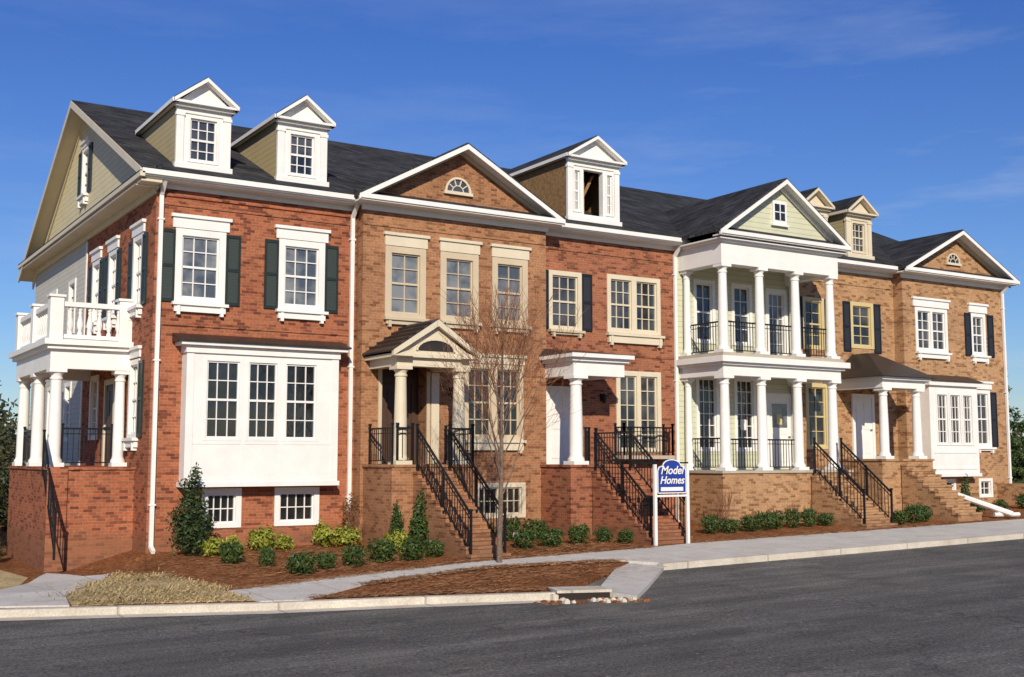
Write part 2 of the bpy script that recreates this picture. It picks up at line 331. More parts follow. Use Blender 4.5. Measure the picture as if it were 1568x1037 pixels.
def dormer(par,x0,x1,zw,zp,yf,side,trim='paint_white',kind=1,ov=.15):
    zb=roofz(yf); M=FY(yf); w=x1-x0; xc=(x0+x1)/2
    if kind==1: hole=(xc-w*.285,xc+w*.285,zb+.16,zw-.26); holes=[hole]
    else:
        holes=[(x0+.2,x0+.50,zb+.25,zw-.3),(x0+.6,x1-.6,zb+.2,zw-.28),(x1-.50,x1-.2,zb+.25,zw-.3)]
    wall(P(par,'dormer_front',trim),M,x0,x1,zb-.15,zw,holes,.2)
    if kind==1: window(par,M,hole,3,4,trim,'glass_mid',.05)
    else:
        for h in (holes[0],holes[2]): window(par,M,h,2,4,trim,'glass_mid',.05)
        h=holes[1]; d=P(par,'dormer_opening','interior_dark'); d.box(h[0]-.3,h[1]+.3,yf+1.4,yf+1.5,h[2]-.3,zw)
        d.box(h[0]-.3,h[1]+.3,yf+.2,yf+1.4,h[2]-.32,h[2]-.1)
        f=P(par,'dormer_studs','osb_board'); f.box(xc-.03,xc+.02,yf+.5,yf+.6,h[2],zw); f.box(h[0]+.02,h[0]+.1,yf+.5,yf+.6,h[2],zw)
        f.prism([(h[0]+.05,yf+.45,h[2]+.3),(h[0]+.15,yf+.45,h[2]+.3),(h[1],yf+.45,zw-.3),(h[1]-.1,yf+.45,zw-.3)],(0,.04,0))
    t=P(par,'dormer_trim',trim)
    for a,b in ((x0-.02,x0+.17),(x1-.17,x1+.02)): t.box(a,b,yf-.04,yf+.05,zb-.02,zw-.28)
    for a,b in ((x0-.04,x0+.19),(x1-.19,x1+.04)): t.box(a,b,yf-.06,yf+.05,zw-.28,zw-.2)
    t.box(x0-.02,x1+.02,yf-.035,yf+.05,zw-.2,zw+.06)
    t.box(x0-.06,x1+.06,yf-.11,yf+.05,zb-.06,zb+.08)
    yb=YE+(zw-ZE)/SL
    s=P(par,'dormer_sides',side)
    for x in (x0,x1-.05): s.prism([(x,yf+.051,zb-.1),(x,yf+.051,zw),(x,yb+.1,zw)],(.05,0,0))
    zr0=zw+.12; g=P(par,'dormer_roof','shingles'); ybk=YE+(zp-ZE)/SL+.3
    for sx,xe in ((1,x0-ov),(-1,x1+ov)):
        g.prism([(xe,yf-.24,zr0),(xc,yf-.24,zp),(xc,yf-.24,zp-.07),(xe,yf-.24,zr0-.07)],(0,ybk-yf,0))
        t.prism([(xe,yf-.28,zr0-.03),(xc,yf-.28,zp-.03),(xc,yf-.28,zp-.13),(xe,yf-.28,zr0-.13)],(0,.06,0))
        t.prism([(xe+sx*.06,yf-.22,zr0-.03),(xc,yf-.22,zp-.075),(xc,yf-.22,zp-.11),(xe+sx*.06,yf-.22,zr0-.07)],(0,.2,0))
        xa=min(xe,xe+sx*(ov-.02)); t.box(xa,xa+ov-.02,yf-.22,yb,zw+.0,zw+.045)
        t.box(xe-.03,xe+.03,yf-.22,yb-.1,zw,zw+.1)
    t.prism([(x0,yf-.03,zw+.06),(x1,yf-.03,zw+.06),(xc,yf-.03,zp-.1)],(0,.08,0))
    t.box(x0-ov,x1+ov,yf-.26,yf-.04,zw+.0,zw+.06); t.box(x0-ov*.6,x1+ov*.6,yf-.15,yf-.036,zw-.07,zw)
def door(par,M,u0,u1,z0,z1,mat,trim):
    f=P(par,'door_frame',trim); f.mb(M,u0-.12,u0,-.02,.07,z0,z1+.15); f.mb(M,u1,u1+.12,-.02,.07,z0,z1+.15); f.mb(M,u0,u1,-.02,.065,z1,z1+.15)
    d=P(par,'door',mat); d.mb(M,u0,u1,-.02,.025,z0,z1)
    w=(u1-u0)
    for a in (0,1):
        for (p,q) in ((.08,.42),(.48,.92)):
            d.mb(M,u0+w*(.1+.45*a),u0+w*(.45+.45*a),.025,.04,z0+(z1-z0)*p,z0+(z1-z0)*q)
    P(par,'door_knob','metal_bronze').mb(M,u1-.1,u1-.05,.02,.09,z0+1.0,z0+1.05)
# ------------------------------------------------------------------ ground
def cl(t): return max(0,min(1,t))
def gz(X,Y):
    return .05+.016*max(-8,min(X,34))-.2*cl(-Y/5)-.13*cl((-Y-5)/5)-.4*cl(-X/1.5)*cl((Y+5)/4)
def slab(name,mat,poly,off,depth,step=1.0):
    me=bpy.data.meshes.new(name); bm=bmesh.new()
    tri=tessellate_polygon([[Vector((x,y,0)) for x,y in poly]])
    vs=[bm.verts.new((x,y,0)) for x,y in poly]
    for t in tri:
        try: bm.faces.new([vs[i] for i in t])
        except Exception: pass
    xs=[p[0] for p in poly]; ys=[p[1] for p in poly]
    def cut(axis,vals):
        for v in vals:
            co=Vector((v,0,0)) if axis==0 else Vector((0,v,0)); no=Vector((1,0,0)) if axis==0 else Vector((0,1,0))
            bmesh.ops.bisect_plane(bm,geom=bm.verts[:]+bm.edges[:]+bm.faces[:],plane_co=co,plane_no=no,dist=1e-5)
    x=math.ceil(max(min(xs),-10)/step)*step; v=[]
    while x<min(max(xs),36):
        v.append(x); x+=step
    cut(0,v+[-1.5,-.75])
    y=math.ceil(max(min(ys),-12)/step)*step; v=[]
    while y<min(max(ys),2): v.append(y); y+=step
    cut(1,v)
    bmesh.ops.recalc_face_normals(bm,faces=bm.faces)
    for f in bm.faces:
        if f.normal.z<0: f.normal_flip()
    if depth:
        ret=bmesh.ops.extrude_face_region(bm,geom=bm.faces[:])
        lows=set(e for e in ret['geom'] if isinstance(e,bmesh.types.BMVert))
        for v_ in bm.verts: v_.co.z=gz(v_.co.x,v_.co.y)+off-(0 if v_ not in lows else depth)
    else:
        for v_ in bm.verts: v_.co.z=gz(v_.co.x,v_.co.y)+off
    bmesh.ops.recalc_face_normals(bm,faces=bm.faces)
    bm.to_mesh(me); bm.free(); me.materials.append(MATS[mat])
    o=bpy.data.objects.new(name,me); col.objects.link(o); return o
K=[(-30,5.1),(-4.22,-6.69),(-2.24,-7.5),(-.12,-8.4),(2.48,-9.2),(4.9,-10.1)]
slab('ground','field',[(-400,-400),(500,-400),(500,700),(-400,700)],-.3,0,2)
slab('road','asphalt',[(-80,-70),(90,-70),(90,-2),(-80,-2)],-.13,0,2)
LOT=K+[(9.2,-6.9),(9.6,-7.75),(60,-7.75),(60,30),(-30,30)]
slab('mulch_bed','pine_straw',LOT,-.02,.35)
def off_poly(line,d):
    out=[]
    for i,(x,y) in enumerate(line):
        a=line[max(0,i-1)]; b=line[min(len(line)-1,i+1)]; t=Vector((b[0]-a[0],b[1]-a[1])).normalized(); out.append((x+t.y*d,y-t.x*d))
    return out
K2=off_poly(K,.16)
slab('kerb','kerb_concrete',K2+K[::-1],.005,.4)
slab('kerb','kerb_concrete',[(9.3,-7.93),(60,-7.93),(60,-7.75),(9.3,-7.75)],.016,.4)
slab('gutter_pavement','kerb_concrete',off_poly(K,.5)+K2[::-1],-.122,0)
slab('lawn','dry_lawn',[(-3.1,-6.9),(-2.95,-5.6),(-1.2,-1.4),(-.6,-4.0),(-.26,-6.7),(-.15,-8.0),(-2.1,-7.2)],-.005,.2)
slab('lawn','dry_lawn',[(-30,5.4),(-4.6,-6.1),(-3.7,-3.4),(-2.6,0),(-3.4,8),(-3.4,28),(-30,28)],-.008,.2)
slab('footpath','concrete',[(-4.5,-6.3),(-3.75,-3.3),(-2.1,.6),(-1.1,-1.2),(-3.0,-5.9),(-3.15,-6.95)],.01,.2)
slab('pavement','concrete',[(-.2,-8.28),(-.26,-6.76),(2,-6.05),(5.77,-5.35),(9.67,-5.2),(12.8,-4.9),(60,-4.9),(60,-7.74),(9.4,-7.74),(8.9,-6.75),(5.65,-6.25),(2.37,-7.2),(.5,-8.55)],.012,.2)
slab('storm_drain_apron','concrete',[(6.0,-11.15),(5.75,-10.2),(9.0,-6.76),(9.4,-7.85)],-.05,.2)
empty('drain','storm_drain')
g=P('drain','inlet_slab','kerb_concrete'); z=gz(5,-10)
g.prism([(4.75,-10.35,z+.05),(5.75,-10.7,z+.05),(5.9,-10.1,z+.05),(4.95,-9.75,z+.05)],(0,0,-.05))
g.box(4.7,4.85,-10.3,-10.0,z-.2,z-.02)
g=P('drain','inlet_throat','interior_dark'); g.prism([(4.8,-10.34,z-.0),(5.72,-10.68,z-.0),(5.8,-10.15,z-.0),(5.0,-9.85,z-.0)],(0,0,-.16))
g=P('drain','erosion_silt','pine_straw')
for i in range(80):
    x=4.2+random.random()*1.9; y=-10.4-.37*(x-4.5)-random.random()**2*.5; r=.02+random.random()*.06; zz=gz(x,y)-.13
    g.lathe(x,y,[(r,zz-.02),(r*.9,zz+r*.3),(r*.3,zz+r*.6)],6)
g=P('drain','loose_stones','kerb_concrete')
for i in range(14):
    x=4.4+random.random()*1.6; y=-10.55-.37*(x-4.5)-random.random()*.3; r=.04+random.random()*.06; zz=gz(x,y)-.13
    g.lathe(x,y,[(r,zz-.02),(r*.95,zz+r*.5),(r*.4,zz+r)],5)
# ------------------------------------------------------------------ HOUSE 1 (end house)
W1='brick_red'
empty('h1','brick_townhouse',(2.6,0,0))
M=FY(0); ho=[(.50,1.75,6.11,7.94),(3.18,4.44,6.11,7.94),(1.33,2.31,.58,1.53),(3.2,4.39,.58,1.53)]
w=P('h1','walls',W1); wall(w,M,0,5.36,-.6,9.1,ho)
window('h1',M,ho[0],3,4,cas=.16,gl='glass_blind'); window('h1',M,ho[1],3,4,cas=.16,gl='glass_blind')
for h in ho[2:]: window('h1',M,h,4,2,cas=.13,gl='glass_dark',meet=False)
for h in ho[:2]:
    lintel('h1',M,h[0]-.12,h[1]+.12,7.96,8.3); sill('h1',M,h[0]-.02,h[1]+.02,6.12)
shutter('h1',M,.11,.48,6.1,7.9); shutter('h1',M,1.77,2.14,6.1,7.9); shutter('h1',M,2.79,3.16,6.1,7.9); shutter('h1',M,4.46,4.83,6.1,7.9)
P('h1','belt_course',W1).mb(M,.0,5.34,0,.03,5.52,5.6)
P('h1','belt_course',W1).mb(M,.0,5.34,0,.03,8.5,8.58); P('h1','belt_course',W1).mb(M,.0,5.34,0,.045,8.72,8.8)
MB=FY(-.42); bh=[(1.18,2.12,2.72,4.72),(2.24,3.10,2.72,4.72),(3.22,4.16,2.72,4.72)]
b_=P('h1','bay_window','paint_white'); wall(b_,MB,.74,4.70,1.68,5.0,bh)
for h in bh: window('h1',MB,h,3,4,cas=.06,gl='glass_dark',out=.012)
b_.box(.74,.78,-.419,0,1.68,5.0); b_.box(4.66,4.70,-.419,0,1.68,5.0); b_.box(.74,4.7,-.41,0,1.60,1.68)
b_.box(.68,4.76,-.47,.0,1.585,1.70)
for a,b in ((.74,.9),(4.54,4.70)): b_.box(a-.012,b+.012,-.44,-.41,1.70,4.84)
for a,b,c,d in ((.92,4.52,1.70,1.80),(.92,4.52,2.62,2.7),(2.13,2.22,1.80,2.62),(3.12,3.21,1.80,2.62)): b_.box(a,b,-.43,-.41,c,d)
b_.box(.70,4.74,-.48,.0,4.84,5.02); b_.box(.55,4.9,-.6,.0,5.02,5.10)
g=P('h1','bay_roof','metal_bronze'); g.add([(.48,-.66,5.14),(4.97,-.66,5.14),(4.97,0,5.14),(.48,0,5.14),(.48,0,5.34),(4.97,0,5.34),(.48,-.66,5.102),(4.97,-.66,5.102),(4.97,0,5.102),(.48,0,5.102)],[(0,1,5,4),(6,7,1,0),(1,2,5),(0,4,3),(6,0,3,9),(7,8,2,1),(6,9,8,7)])
P('h1','bay_foundation',W1).box(.84,4.6,-.3,-.001,-.3,.55)
mainroof('h1',-.5,5.36)
S=FX(0)
sh=[(1.05,2.0,6.1,7.95),(3.65,4.6,6.1,7.95),(5.6,6.55,6.1,7.95),(1.05,2.0,2.8,4.75),(5.3,6.3,2.8,4.6)]
wall(P('h1','walls',W1),S,0,7.4,-.8,8.95,[h for h in sh])
for h in sh[:3]:
    window('h1',S,h,3,4,cas=.12,gl='glass_blind'); lintel('h1',S,h[0]-.12,h[1]+.12,7.97,8.28); sill('h1',S,h[0]-.02,h[1]+.02,6.12)
    shutter('h1',S,h[0]-.4,h[0]-.02,6.1,7.9); shutter('h1',S,h[1]+.02,h[1]+.4,6.1,7.9)
for h in sh[3:]:
    window('h1',S,h,3,4,cas=.12,gl='glass_mid')
lintel('h1',S,.95,2.1,4.8,5.08); sill('h1',S,1.05,2.0,2.8)
shutter('h1',S,.65,1.03,2.8,4.7)
door('h1',S,3.4,4.3,2.07,4.25,'door_wood','paint_cream')
sd=[(8.8,9.8,6.1,7.8),(11.6,12.6,6.1,7.8),(8.9,9.8,2.8,4.6),(11.5,12.5,2.8,4.6)]
wall(P('h1','side_siding','siding_grey'),S,7.4,15.5,-.8,8.95,sd)
for h in sd: window('h1',S,h,2,4,cas=.12)
P('h1','corner_boards','paint_white').box(-.03,.0,7.34,7.48,-.3,8.7)
gw=(7.6,8.5,10.25,11.75)
gg=P('h1','gable_siding','siding_cream')
def gzs(y): return (roofz(y) if y<YR else ZR+(y-YR)*(ZB-ZR)/(YB-YR))-.12
gg.add([(0,-.35,8.95),(0,gw[0],8.95),(0,gw[0],gzs(gw[0]))],[(0,1,2)])
gg.add([(0,gw[1],8.95),(0,15.5,8.95),(0,gw[1],gzs(gw[1]))],[(0,1,2)])
gg.add([(0,gw[0],8.95),(0,gw[1],8.95),(0,gw[1],gw[2]),(0,gw[0],gw[2])],[(0,1,2,3)])
gg.add([(0,gw[0],gw[3]),(0,gw[1],gw[3]),(0,gw[1],gzs(gw[1])),(0,YR,gzs(YR)),(0,gw[0],gzs(gw[0]))],[(0,1,2,3,4)])
window('h1',S,gw,2,4,cas=.1,gl='glass_mid'); shutter('h1',S,gw[0]-.42,gw[0]-.02,gw[2],gw[3]-.03); shutter('h1',S,gw[1]+.02,gw[1]+.42,gw[2],gw[3]-.03)
sill('h1',S,gw[0],gw[1],gw[2]); lintel('h1',S,gw[0]-.1,gw[1]+.1,gw[3]+.02,gw[3]+.22)
rk=P('h1','rake_boards','paint_cream')
for (ya,za,yb,zb) in ((YE,ZE,YR,ZR),(YR,ZR,YB,ZB)):
    rk.prism([(-.53,ya,za-.03),(-.53,yb,zb-.03),(-.53,yb,zb-.24),(-.53,ya,za-.24)],(.05,0,0))
    rk.prism([(-.48,ya,za-.14),(-.48,yb,zb-.14),(-.48,yb,zb-.18),(-.48,ya,za-.18)],(.48,0,0))
    rk.prism([(-.05,ya+.3,za-.19),(-.05,yb,zb-.19),(-.05,yb,zb-.45),(-.05,ya+.3,za-.45)],(.05,0,0))
rk.box(-.5,0,YE,15.9,8.93,8.99); P('h1','eaves','paint_cream').box(-.56,-.44,YE-.1,15.95,ZE-.25,ZE-.13)
rk.box(-.07,-.0,0.0,15.5,8.75,8.93); P('h1','pent_roof','shingles').prism([(-.56,YE,9.17),(-.56,YE,9.13),(0,YE,9.13),(0,YE,9.42)],(0,16.3,0))
downspout('h1',.1,0,.15,9.1); downspout('h1',5.22,0,.25,9.1)
dormer('h1',.48,1.84,11.13,11.88,.15,'siding_tan'); dormer('h1',3.14,4.50,11.13,11.88,.15,'siding_tan')
wall(w,FY(15.5),0,33,-.6,9.1,[])
w.add([(33,-.4,-.6),(33,15.5,-.6),(33,15.5,8.9),(33,YR,12.9),(33,-.4,8.9)],[(0,1,2,3,4)])
Y0p,Y1p=1.9,6.75
pl=P('h1','porch_plinth',W1); pl.box(-2.0,-.005,1.2,Y1p,-1.0,2.0); P('h1','porch_floor',W1).box(-2.04,-.003,1.16,Y1p+.04,2.0,2.07)
pl.box(-2.06,-1.6,1.14,1.19,-1.0,2.0)
for y in (2.15,4.3,6.45): column('h1',-1.75,y,2.07,4.5,.16)
column('h1',-.2,2.15,2.07,4.5,.14)
pp=P('h1','porch_entablature','paint_white')
pp.box(-1.95,-1.55,Y0p+.05,Y1p-.05,4.5,4.98); pp.box(-1.55,-.002,Y0p+.05,Y0p+.4,4.5,4.98); pp.box(-1.55,-.002,Y1p-.4,Y1p-.05,4.5,4.98)
pp.box(-1.55,-.002,Y0p+.4,Y1p-.4,4.85,4.9)
pp.box(-2.05,-.002,Y0p-.08,Y1p+.08,4.98,5.08); pp.box(-2.14,-.002,Y0p-.17,Y1p+.17,5.08,5.22)
bl=P('h1','balustrade','paint_white',True)
def balus(p,q,n):
    p=Vector(p);q=Vector(q)
    d=(q-p).normalized(); s=Vector((-d.y,d.x,0))
    for z0,z1,ww in ((5.26,5.36,.09),(6.06,6.18,.11)):
        a=p-s*ww; b=p+s*ww; c=q+s*ww; e=q-s*ww
        bl.prism([(a.x,a.y,z0),(b.x,b.y,z0),(c.x,c.y,z0),(e.x,e.y,z0)],(0,0,z1-z0))
    for i in range(n):
        c=p.lerp(q,(i+.5)/n); bl.lathe(c.x,c.y,[(.06,5.36),(.06,5.42),(.035,5.46),(.075,5.58),(.075,5.66),(.035,5.88),(.05,5.92),(.035,5.96),(.06,6.0),(.06,6.06)],8)
balus((-1.85,2.05,0),(-.2,2.05,0),7); balus((-1.85,2.05,0),(-1.85,6.55,0),19)
for x,y in ((-1.85,2.05),(-.17,2.05),(-1.85,4.3),(-1.85,6.55)):
    bl.box(x-.16,x+.16,y-.16,y+.16,5.22,6.28); bl.box(x-.2,x+.2,y-.2,y+.2,6.28,6.34)
rail('h1',(-1.55,2.2,2.07),(-.35,2.2,2.07),.95); rail('h1',(-1.75,4.5,2.07),(-1.75,6.2,2.07),.95)
rail('h1',(-2.03,1.9,1.9),(-2.03,.2,.0),.95)
# ------------------------------------------------------------------ HOUSE 2 (gabled)
W2='brick_tan'; empty('h2','brick_townhouse',(8.3,0,0)); Y2=-.42; M=FY(Y2)
ho=[(6.03,7.24,6.05,7.98),(7.72,8.92,6.05,7.98),(9.40,10.58,6.05,7.98),(8.5,10.42,2.8,4.9),(8.85,10.5,.62,1.58)]
dh=(5.95,7.3,2.13,4.75)
w=P('h2','walls',W2); wall(w,M,5.37,11.24,-.4,9.07,ho+[dh],.5)
w.box(5.365,5.38,Y2+.002,.5,-.4,9.07); w.box(11.225,11.24,Y2+.002,.5,-.4,9.07)
for h in ho[:3]:
    window('h2',M,h,2,4,'paint_tan','glass_blind',.17); lintel('h2',M,h[0]-.06,h[1]+.08,8.0,8.36,'paint_cream'); sill('h2',M,h[0],h[1],6.06,'paint_tan',.25)
window('h2',M,ho[3],3,4,'paint_tan','glass_dark',.12,units=2,mul=.2); sill('h2',M,8.55,10.4,2.8,'paint_cream',.35)
lintel('h2',M,8.42,10.5,4.93,5.2,'paint_cream')
window('h2',M,ho[4],3,2,'paint_cream','glass_dark',.12,False,units=2,mul=.12)
P('h2','entry_recess','door_wood').box(5.95,7.3,Y2+.45,Y2+.5,2.13,4.75)
door('h2',FY(Y2+.44),6.25,7.05,2.13,4.3,'door_wood','door_wood')
f=P('h2','entry_surround','paint_tan'); f.mb(M,5.85,5.95,-.01,.05,2.13,4.62); f.mb(M,7.3,7.4,-.01,.05,2.13,4.62)
P('h2','pilaster','paint_cream').box(7.44,7.68,Y2-.05,Y2+.01,2.13,4.6)
P('h2','belt_course',W2).mb(M,5.4,11.2,.0,.03,8.5,8.58)
mainroof('h2',5.362,11.24,False)
gable_front('h2',5.02,11.6,8.31,11.06,9.26,-.9,Y2,4.2,W2,'paint_white','paint_tan')
fanlight('h2',8.25,9.72,.42,Y2,'paint_cream',W2)
F2=2.12; P('h2','porch_plinth',W2).box(5.45,7.85,-2.1,Y2-.002,-.4,F2-.07); P('h2','porch_floor',W2).box(5.41,7.89,-2.14,Y2-.003,F2-.069,F2)
column('h2',5.80,-1.85,F2,4.62,.17,'paint_cream'); column('h2',7.5,-1.85,F2,4.62,.17,'paint_cream')
pp=P('h2','porch_entablature','paint_cream')
pp.box(5.6,7.72,-2.02,-1.7,4.62,4.84); pp.box(5.6,5.9,-1.7,Y2,4.62,4.84); pp.box(7.42,7.72,-1.7,Y2,4.62,4.84); pp.box(5.45,7.87,-2.15,Y2,4.84,4.93); pp.box(5.9,7.42,-1.7,Y2,4.80,4.839)
xr,zr,ze=6.66,5.86,5.02
g=P('h2','porch_roof','metal_bronze')
for sx,xe in ((1,5.38),(-1,7.94)):
    g.prism([(xe,-2.25,ze),(xr,-2.25,zr),(xr,-2.25,zr-.05),(xe,-2.25,ze-.05)],(0,1.85,0))
    pp.prism([(xe,-2.28,ze-.03),(xr,-2.28,zr-.03),(xr,-2.28,zr-.2),(xe,-2.28,ze-.17)],(0,.12,0))
    pp.prism([(xe,-2.285,ze-.17),(xe+sx*.55,-2.285,ze-.17),(xe+sx*.55,-2.285,ze+.02)],(0,.12,0))
    for i in range(1,6):
        x=xe+(xr-xe)*i/6; z=ze+(zr-ze)*i/6; g.prism([(x-.015,-2.25,z),(x+.015,-2.25,z),(x+.015,-2.25,z+.05),(x-.015,-2.25,z+.05)],(0,1.83,0))
P('h2','porch_tympanum','paint_cream').prism([(5.6,-2.1,4.93),(7.72,-2.1,4.93),(xr,-2.1,zr-.15)],(0,.1,0))
pts=[(xr+.55*math.cos(a),-2.113,5.02+.3*math.sin(a)) for a in [math.pi*i/12 for i in range(13)]]
P('h2','porch_lunette','metal_bronze').prism(pts,(0,.012,0))
for i in range(12): pp.bar(Vector(pts[i])+Vector((0,-.01,0)),Vector(pts[i+1])+Vector((0,-.01,0)),.05)
stairs('h2',6.05,7.1,-2.1,-5.0,F2,-.1,12,W2)
rail('h2',(5.55,-1.9,F2),(5.55,-.6,F2)); rail('h2',(5.62,-2.05,F2),(6.05,-2.05,F2)); rail('h2',(7.15,-2.05,F2),(7.8,-2.05,F2)); rail('h2',(7.82,-2.05,F2),(7.82,-.6,F2))
lantern('h2',8.05,Y2,4.1)
# ------------------------------------------------------------------ HOUSE 3
W3='brick_brown'; empty('h3','brick_townhouse',(14,0,0)); M=FY(0)
ho=[(11.62,12.81,6.08,7.86),(13.8,15.88,6.14,7.92),(14.12,15.86,2.45,4.95)]
w=P('h3','walls',W3); wall(w,M,11.24,16.6,-.4,9.1,ho)
window('h3',M,ho[0],3,4,'paint_cream','glass_mid',.13); window('h3',M,ho[1],3,4,'paint_cream','glass_mid',.13,units=2,mul=.2)
window('h3',M,ho[2],2,5,'paint_cream','glass_mid',.14,False,units=2,mul=.16)
shutter('h3',M,12.83,13.2,6.1,7.85,'louvre_black','shutter_black'); shutter('h3',M,11.28,11.6,6.1,7.85,'louvre_black','shutter_black')
sill('h3',M,13.8,15.9,6.12,'paint_cream',.36); sill('h3',M,11.65,12.8,6.1,'paint_tan',.2)
P('h3','belt_course',W3).mb(M,11.25,16.5,0,.03,8.5,8.58); P('h3','belt_course',W3).mb(M,11.25,16.5,0,.03,5.4,5.48)
mainroof('h3',11.242,16.6)
dormer('h3',12.42,14.36,11.42,12.22,.12,'osb_board',kind=2)
F3=2.1; P('h3','porch_plinth',W3).box(11.05,13.3,-1.9,-.002,-.4,F3-.07); P('h3','porch_floor',W3).box(11.01,13.34,-1.94,-.003,F3-.069,F3)
column('h3',11.42,-1.65,F3,4.6,.19)
pp=P('h3','porch_entablature','paint_white')
pp.box(11.2,13.0,-1.85,-1.5,4.6,5.0); pp.box(11.2,11.55,-1.5,-.002,4.6,5.0); pp.box(12.65,13.0,-1.5,-.002,4.6,5.0); pp.box(11.55,12.65,-1.5,-.002,4.9,4.95)
pp.box(11.1,13.1,-1.95,-.002,5.0,5.1); pp.box(11.0,13.2,-2.08,-.002,5.1,5.22)
P('h3','porch_roof','metal_bronze').add([(10.98,-2.1,5.222),(13.22,-2.1,5.222),(13.22,0,5.222),(10.98,0,5.222),(11.2,0,5.5),(13.0,0,5.5)],[(0,1,5,4),(1,2,5),(0,4,3)])
door('h3',M,11.6,12.5,F3,4.25,'paint_white','paint_white')
stairs('h3',11.75,13.1,-1.95,-4.55,F3,.05,11,W3)
rail('h3',(11.6,-1.85,F3),(11.72,-1.85,F3)); rail('h3',(13.2,-1.8,F3),(13.2,-.2,F3))
P('h3','balcony_slab','stone').box(14.0,16.0,-.5,-.002,2.25,2.36); rail('h3',(14.05,-.46,2.36),(15.95,-.46,2.36),.85); rail('h3',(14.05,-.46,2.36),(14.05,-.02,2.36),.85); rail('h3',(15.95,-.46,2.36),(15.95,-.02,2.36),.85)
downspout('h3',16.48,0,.3,9.1); lantern('h3',13.55,0,4.1)
# ------------------------------------------------------------------ HOUSE 4 (portico)
empty('h4','portico_townhouse',(19.3,0,0)); M=FY(0)
ho=[(17.3,18.2,6.0,8.05),(18.95,19.85,6.0,8.05),(17.35,18.3,2.5,4.95),(19.0,19.95,2.5,4.95),(20.5,21.5,5.6,8.0)]
wall(P('h4','walls','siding_pale'),M,16.6,21.95,-.4,9.1,ho)
for h in ho[:2]: window('h4',M,h,2,4,'paint_white','glass_mid',.11)
for h in ho[2:4]: window('h4',M,h,3,6,'paint_white','glass_dark',.11,False)
window('h4',M,ho[4],3,5,'paint_white','glass_blind',.14,False)
door('h4',M,20.5,21.5,1.96,4.3,'paint_white','paint_white')
P('h4','door_glass','glass_blind').mb(M,20.65,21.35,.042,.05,3.3,4.1)
P('h4','permit_notice','paint_yellow').mb(M,20.85,21.1,.051,.055,3.4,3.75); P('h4','permit_notice','paint_white').mb(M,19.3,19.55,-.08,-.04,3.2,3.55)
mainroof('h4',16.602,21.95,False)
P('h4','eaves','paint_white').box(16.602,16.75,-.5,.02,9.0,9.2)
F4=1.9
P('h4','porch_plinth','brick_pale').box(16.45,22.05,-2.15,-.002,-.4,F4-.08); P('h4','porch_floor','stone').box(16.4,22.1,-2.2,-.003,F4-.079,F4)
cx=[16.87,18.42,20.0,21.6]
for x in cx: column('h4',x,-1.83,F4,4.8,.165); column('h4',x,-1.83,5.5,8.25,.155)
for z0,z1 in ((F4,4.8),(5.5,8.25)):
    for x in (16.87,21.6): column('h4',x,-.17,z0,z1,.12)
pp=P('h4','entablature','paint_white')
def ent(z0,z1,zc,zt):
    pp.box(16.66,21.82,-2.03,-1.63,z0,z1); pp.box(16.66,17.06,-1.63,-.002,z0,z1); pp.box(21.42,21.82,-1.63,-.002,z0,z1)
    pp.box(17.06,21.42,-1.63,-.002,z1-.1,z1-.04)
    pp.box(16.56,21.92,-2.13,-.002,z1,zc); pp.box(16.44,22.04,-2.25,-.002,zc,zt)
ent(4.8,5.12,5.2,5.38); P('h4','balcony_floor','stone').box(16.6,21.9,-2.1,-.003,5.38,5.5)
ent(8.25,8.92,8.98,9.02)
gable_front('h4',16.35,22.1,19.22,11.18,9.26,-2.35,-1.95,4.3,'siding_pale',fz=.22)
f=P('h4','gable_window','paint_white'); f.box(18.92,19.53,-2.02,-1.94,9.72,10.48); P('h4','gable_window_pane','glass_mid').box(19.0,19.45,-2.024,-2.021,9.85,10.38)
f.box(19.21,19.24,-2.04,-2.021,9.85,10.38); f.box(19.0,19.45,-2.038,-2.021,10.1,10.13); f.box(18.86,19.59,-2.06,-1.94,9.66,9.72)
for a,b in zip(cx,cx[1:]): rail('h4',(a+.2,-1.83,5.5),(b-.2,-1.83,5.5),.98,.11,False)
for z in (5.5,F4): rail('h4',(16.87,-1.6,z),(16.87,-.35,z),.98,.11,False)
for a,b in list(zip(cx,cx[1:]))[:2]: rail('h4',(a+.2,-1.83,F4),(b-.2,-1.83,F4),.95,.11,False)
stairs('h4',20.15,21.5,-2.2,-4.35,F4,.15,10,'brick_pale'); lantern('h4',20.2,0,3.9)
# ------------------------------------------------------------------ HOUSE 5
W5='brick_pale'; empty('h5','brick_townhouse',(24.4,0,0)); M=FY(0)
ho=[(22.25,23.3,6.05,7.85),(24.65,25.85,6.2,7.85),(22.3,23.4,2.6,4.85)]
w=P('h5','walls',W5); wall(w,M,21.95,27.0,-.4,9.1,ho)
for h in ho: window('h5',M,h,2,4,'paint_yellow','glass_mid',.13)
for a,b in ((21.98,22.23),(23.32,23.68),(24.27,24.63),(25.87,26.23)): shutter('h5',M,a,b,6.05,7.85,'louvre_black','shutter_black')
P('h5','belt_course',W5).mb(M,22,26.9,0,.03,8.45,8.53)
mainroof('h5',21.952,27.0)
dormer('h5',22.45,23.75,11.1,11.82,.15,'siding_tan','paint_cream'); dormer('h5',24.75,26.05,11.1,11.82,.15,'siding_tan','paint_cream')
F5=2.25; P('h5','porch_plinth',W5).box(23.6,26.2,-2.1,-.002,-.4,F5-.07); P('h5','porch_floor',W5).box(23.56,26.24,-2.14,-.003,F5-.069,F5)
column('h5',24.05,-1.85,F5,4.65,.16); column('h5',25.75,-1.85,F5,4.65,.16)
